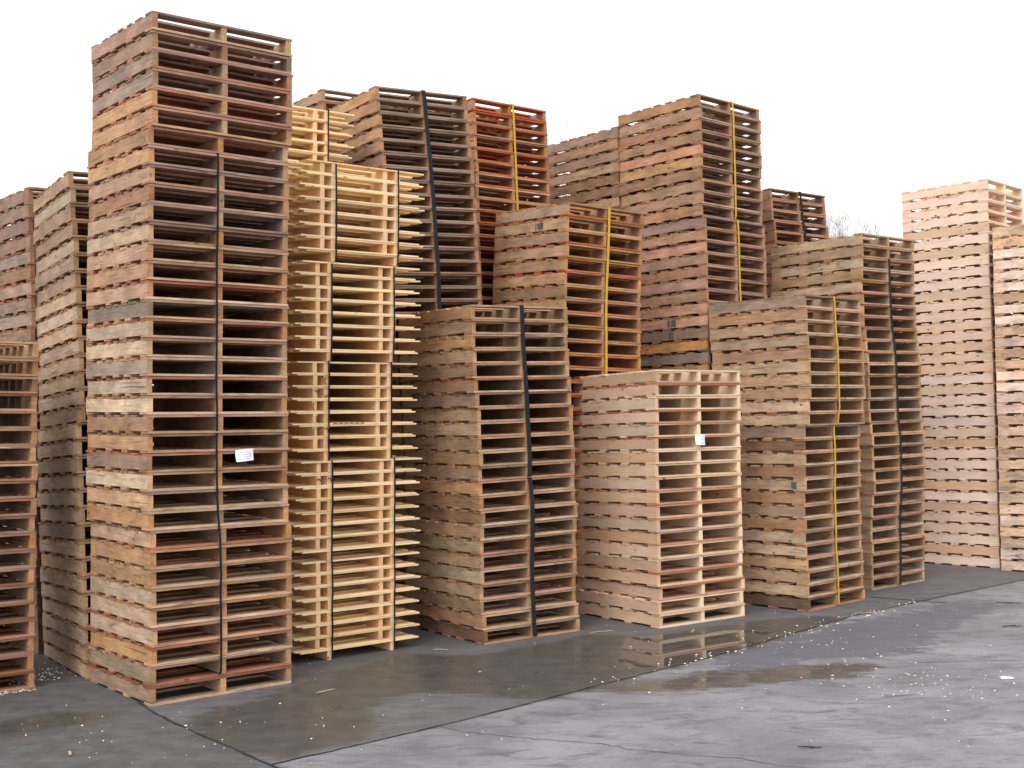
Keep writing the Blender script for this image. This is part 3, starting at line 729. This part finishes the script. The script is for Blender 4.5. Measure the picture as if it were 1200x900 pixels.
def stick(x, y, ln, a, label):
    mb = MB(); r_ = random.Random(x)
    mb.board((-ln/2, -.004, .005), (ln*.2, .004, .011), 0, r_, seg=5, bow=.003, chip=.01); mb.board((0, -.012, .005), (ln/2, -.006, .010), 0, r_, seg=4, bow=.003, chip=.012)
    o = link('splinter', mb.mesh('splinter'), simple('dark_splinter', (.05, .045, .045), .8)); o.location = (x, y, 0); o.rotation_euler.z = a
    tag(o, label, 'splinter', 'dark splinters on the yard')
stick(1.65, 7.05, .13, .0, 'small dark splinter lying near the bottom edge of the picture')
stick(4.85, 12.22, .22, -.5, 'long dark splinter on damp concrete below the pinkish wall')
stick(4.35, 10.9, .16, .1, 'short dark splinter on the damp patch at right')
feet = [('beside the tallest stack', -1.35, 8.75, .9), ('by the foot of the pale skids', -.62, 10.25, -.2), ('between the front stack and the clean one', .75, 10.98, .4), ('below the corner of the clean stack', 1.55, 10.92, 1.3), ('at the foot of the yellow-strapped front stack', 3.3, 11.75, .2), ('near the lower left picture corner', -2.6, 7.2, 2.0)]
for i, (w_, x_, y_, a_) in enumerate(feet):
    mb = MB(); r_ = random.Random(i+50); ln = r_.uniform(.08, .2)
    mb.board((-ln/2, -.009, .005), (ln/2, .006, .012), 0, r_, seg=5, bow=.002, chip=.02)
    me_ = mb.mesh('wood_splinter'); me_.materials.append(FX); o = link('wood_splinter', me_, None, None, (.38, .30, .22)); o.location = (x_, y_, 0); o.rotation_euler.z = a_
    tag(o, 'small tan wood splinter lying '+w_, 'splinter', 'tan splinters on the yard')
# crumpled white scrap
V = []; F = []; r_ = random.Random(3)
for j in range(5):
    for i in range(6): V.append(((i-2.5)*.03+r_.uniform(-.008, .008), (j-2)*.028+r_.uniform(-.008, .008), .006+r_.uniform(0, .028)*(1 if 0 < i < 5 and 0 < j < 4 else .25)))
for j in range(4):
    for i in range(5): a = j*6+i; F.append((a, a+1, a+7, a+6))
me = bpy.data.meshes.new('paper_scrap'); me.from_pydata(V, [], F)
o = link('paper_scrap', me, PAPER); o.location = (3.46, 8.79, 0); o.scale = (.6, .6, .5); o.modifiers.new('t', 'SOLIDIFY').thickness = .001
tag(o, 'crumpled white paper scrap lying on the yard at right', 'paper scrap')

# ------------------------------------------------------------------ bare trees behind the stacks
BARK = simple('bark', (0.30, 0.28, 0.27), 0.9, 0.3, 8)
def tree(x, y, h, seed, label):
    rnd = random.Random(seed)
    root = bpy.data.objects.new('bare_tree', None); COL.objects.link(root); root.location = (x, y, 0)
    tag(root, label, 'tree', 'bare trees beyond the stacks')
    parts = {0: ([], []), 1: ([], [])}
    def seg(a, b_, r0, r1, which, n):
        V, F = parts[which]; d = (b_-a).normalized(); s_ = d.cross(Vector((.3, .9, .2))).normalized(); u = d.cross(s_)
        b0 = len(V)
        for q, r in ((a, r0), (b_, r1)):
            for i in range(n): an = 6.283*i/n; V.append(tuple(q+s_*(r*math.cos(an))+u*(r*math.sin(an))))
        for i in range(n): F.append((b0+i, b0+(i+1) % n, b0+n+(i+1) % n, b0+n+i))
    def grow(p, d, ln, r, depth):
        n = 3
        for i in range(n):
            d2 = (d+Vector((rnd.uniform(-.16, .16), rnd.uniform(-.16, .16), rnd.uniform(-.04, .12)))).normalized()
            q = p+d2*ln/n; r2 = r*(1-.16)
            seg(p, q, r, r2, 0 if depth == 0 else 1, 7 if depth < 2 else 3)
            p, d, r = q, d2, r2
            if depth and depth < 5 and rnd.random() < .7:
                dd = (d+Vector((rnd.uniform(-1, 1), rnd.uniform(-1, 1), rnd.uniform(-.1, .7)))).normalized(); grow(p, dd, ln*.55, r*.5, depth+1)
        if depth < 6:
            for i in range(4 if depth == 0 else rnd.choice((2, 3))):
                sp_ = .55
                dd = (d+Vector((rnd.uniform(-sp_, sp_), rnd.uniform(-sp_, sp_), rnd.uniform(0, .3)))).normalized()
                grow(p, dd, ln*rnd.uniform(.62, .78), max(r*.58, .0035), depth+1)
    grow(Vector((0, 0, 0)), Vector((0, 0, 1)), h*.30, h*.016, 0)
    for w_, nm in ((0, 'trunk'), (1, 'crown')):
        V, F = parts[w_]; me = bpy.data.meshes.new(nm); me.from_pydata(V, [], F); link(nm, me, BARK, root)
    zt = max(v[2] for v in parts[1][0]); root.scale = (h/zt,)*3
tree(1.55, 36, 11.0, 3, 'faint bare tree showing between the red stack and the tall one')
tree(10.55, 40, 8.9, 8, 'faint bare tree just right of the small black-strapped top')
tree(12.25, 40, 8.9, 12, 'faint bare tree nearest the tall pinkish stack')

# ------------------------------------------------------------------ pole with overhead wires at the far left
WOODP = simple('pole_wood', (0.14, 0.12, 0.10), 0.9, 0.2, 4)
WIRE = simple('wire', (0.45, 0.47, 0.48), 0.5)
def tube(V, F, a, b_, r0, r1, n=8):
    d = (b_-a).normalized(); s_ = d.cross(Vector((.31, .2, .93))).normalized(); u = d.cross(s_); b0 = len(V)
    for q, r in ((a, r0), (b_, r1)):
        for i in range(n): an = 6.283*i/n; V.append(tuple(q+s_*(r*math.cos(an))+u*(r*math.sin(an))))
    for i in range(n): F.append((b0+i, b0+(i+1) % n, b0+n+(i+1) % n, b0+n+i))
    F.append(tuple(b0+i for i in range(n))[::-1]); F.append(tuple(b0+n+i for i in range(n)))
pole = bpy.data.objects.new('utility_pole', None); COL.objects.link(pole); pole.location = (-14.5, 60, 0)
tag(pole, 'wooden utility pole standing far behind the tallest stack', 'utility pole')
V = []; F = []; tube(V, F, Vector((0, 0, 0)), Vector((0, 0, 17.6)), .2, .13, 12)
me = bpy.data.meshes.new('post'); me.from_pydata(V, [], F); link('post', me, WOODP, pole)
V = []; F = []; tube(V, F, Vector((-1.2, 0, 17.2)), Vector((1.2, 0, 17.2)), .06, .06, 8); tube(V, F, Vector((-.8, 0, 14.0)), Vector((.8, 0, 14.0)), .06, .06, 8)
me = bpy.data.meshes.new('crossarm'); me.from_pydata(V, [], F); link('crossarm', me, WOODP, pole)
for z0, nm in ((17.27, 'upper'), (14.07, 'lower')):
    V = []; F = []; prev = None
    for i in range(31):
        s_ = i/30; q = Vector((-14.5-50*s_, 60-4*s_, z0-1.6*4*s_*(1-s_)*.5))
        if prev is not None: tube(V, F, prev, q, .011, .011, 5)
        prev = q
    me = bpy.data.meshes.new('overhead_wire'); me.from_pydata(V, [], F); o = link('overhead_wire', me, WIRE)
    tag(o, 'faint %s overhead wire crossing the white sky at upper left' % nm, 'overhead wire', 'overhead wires')
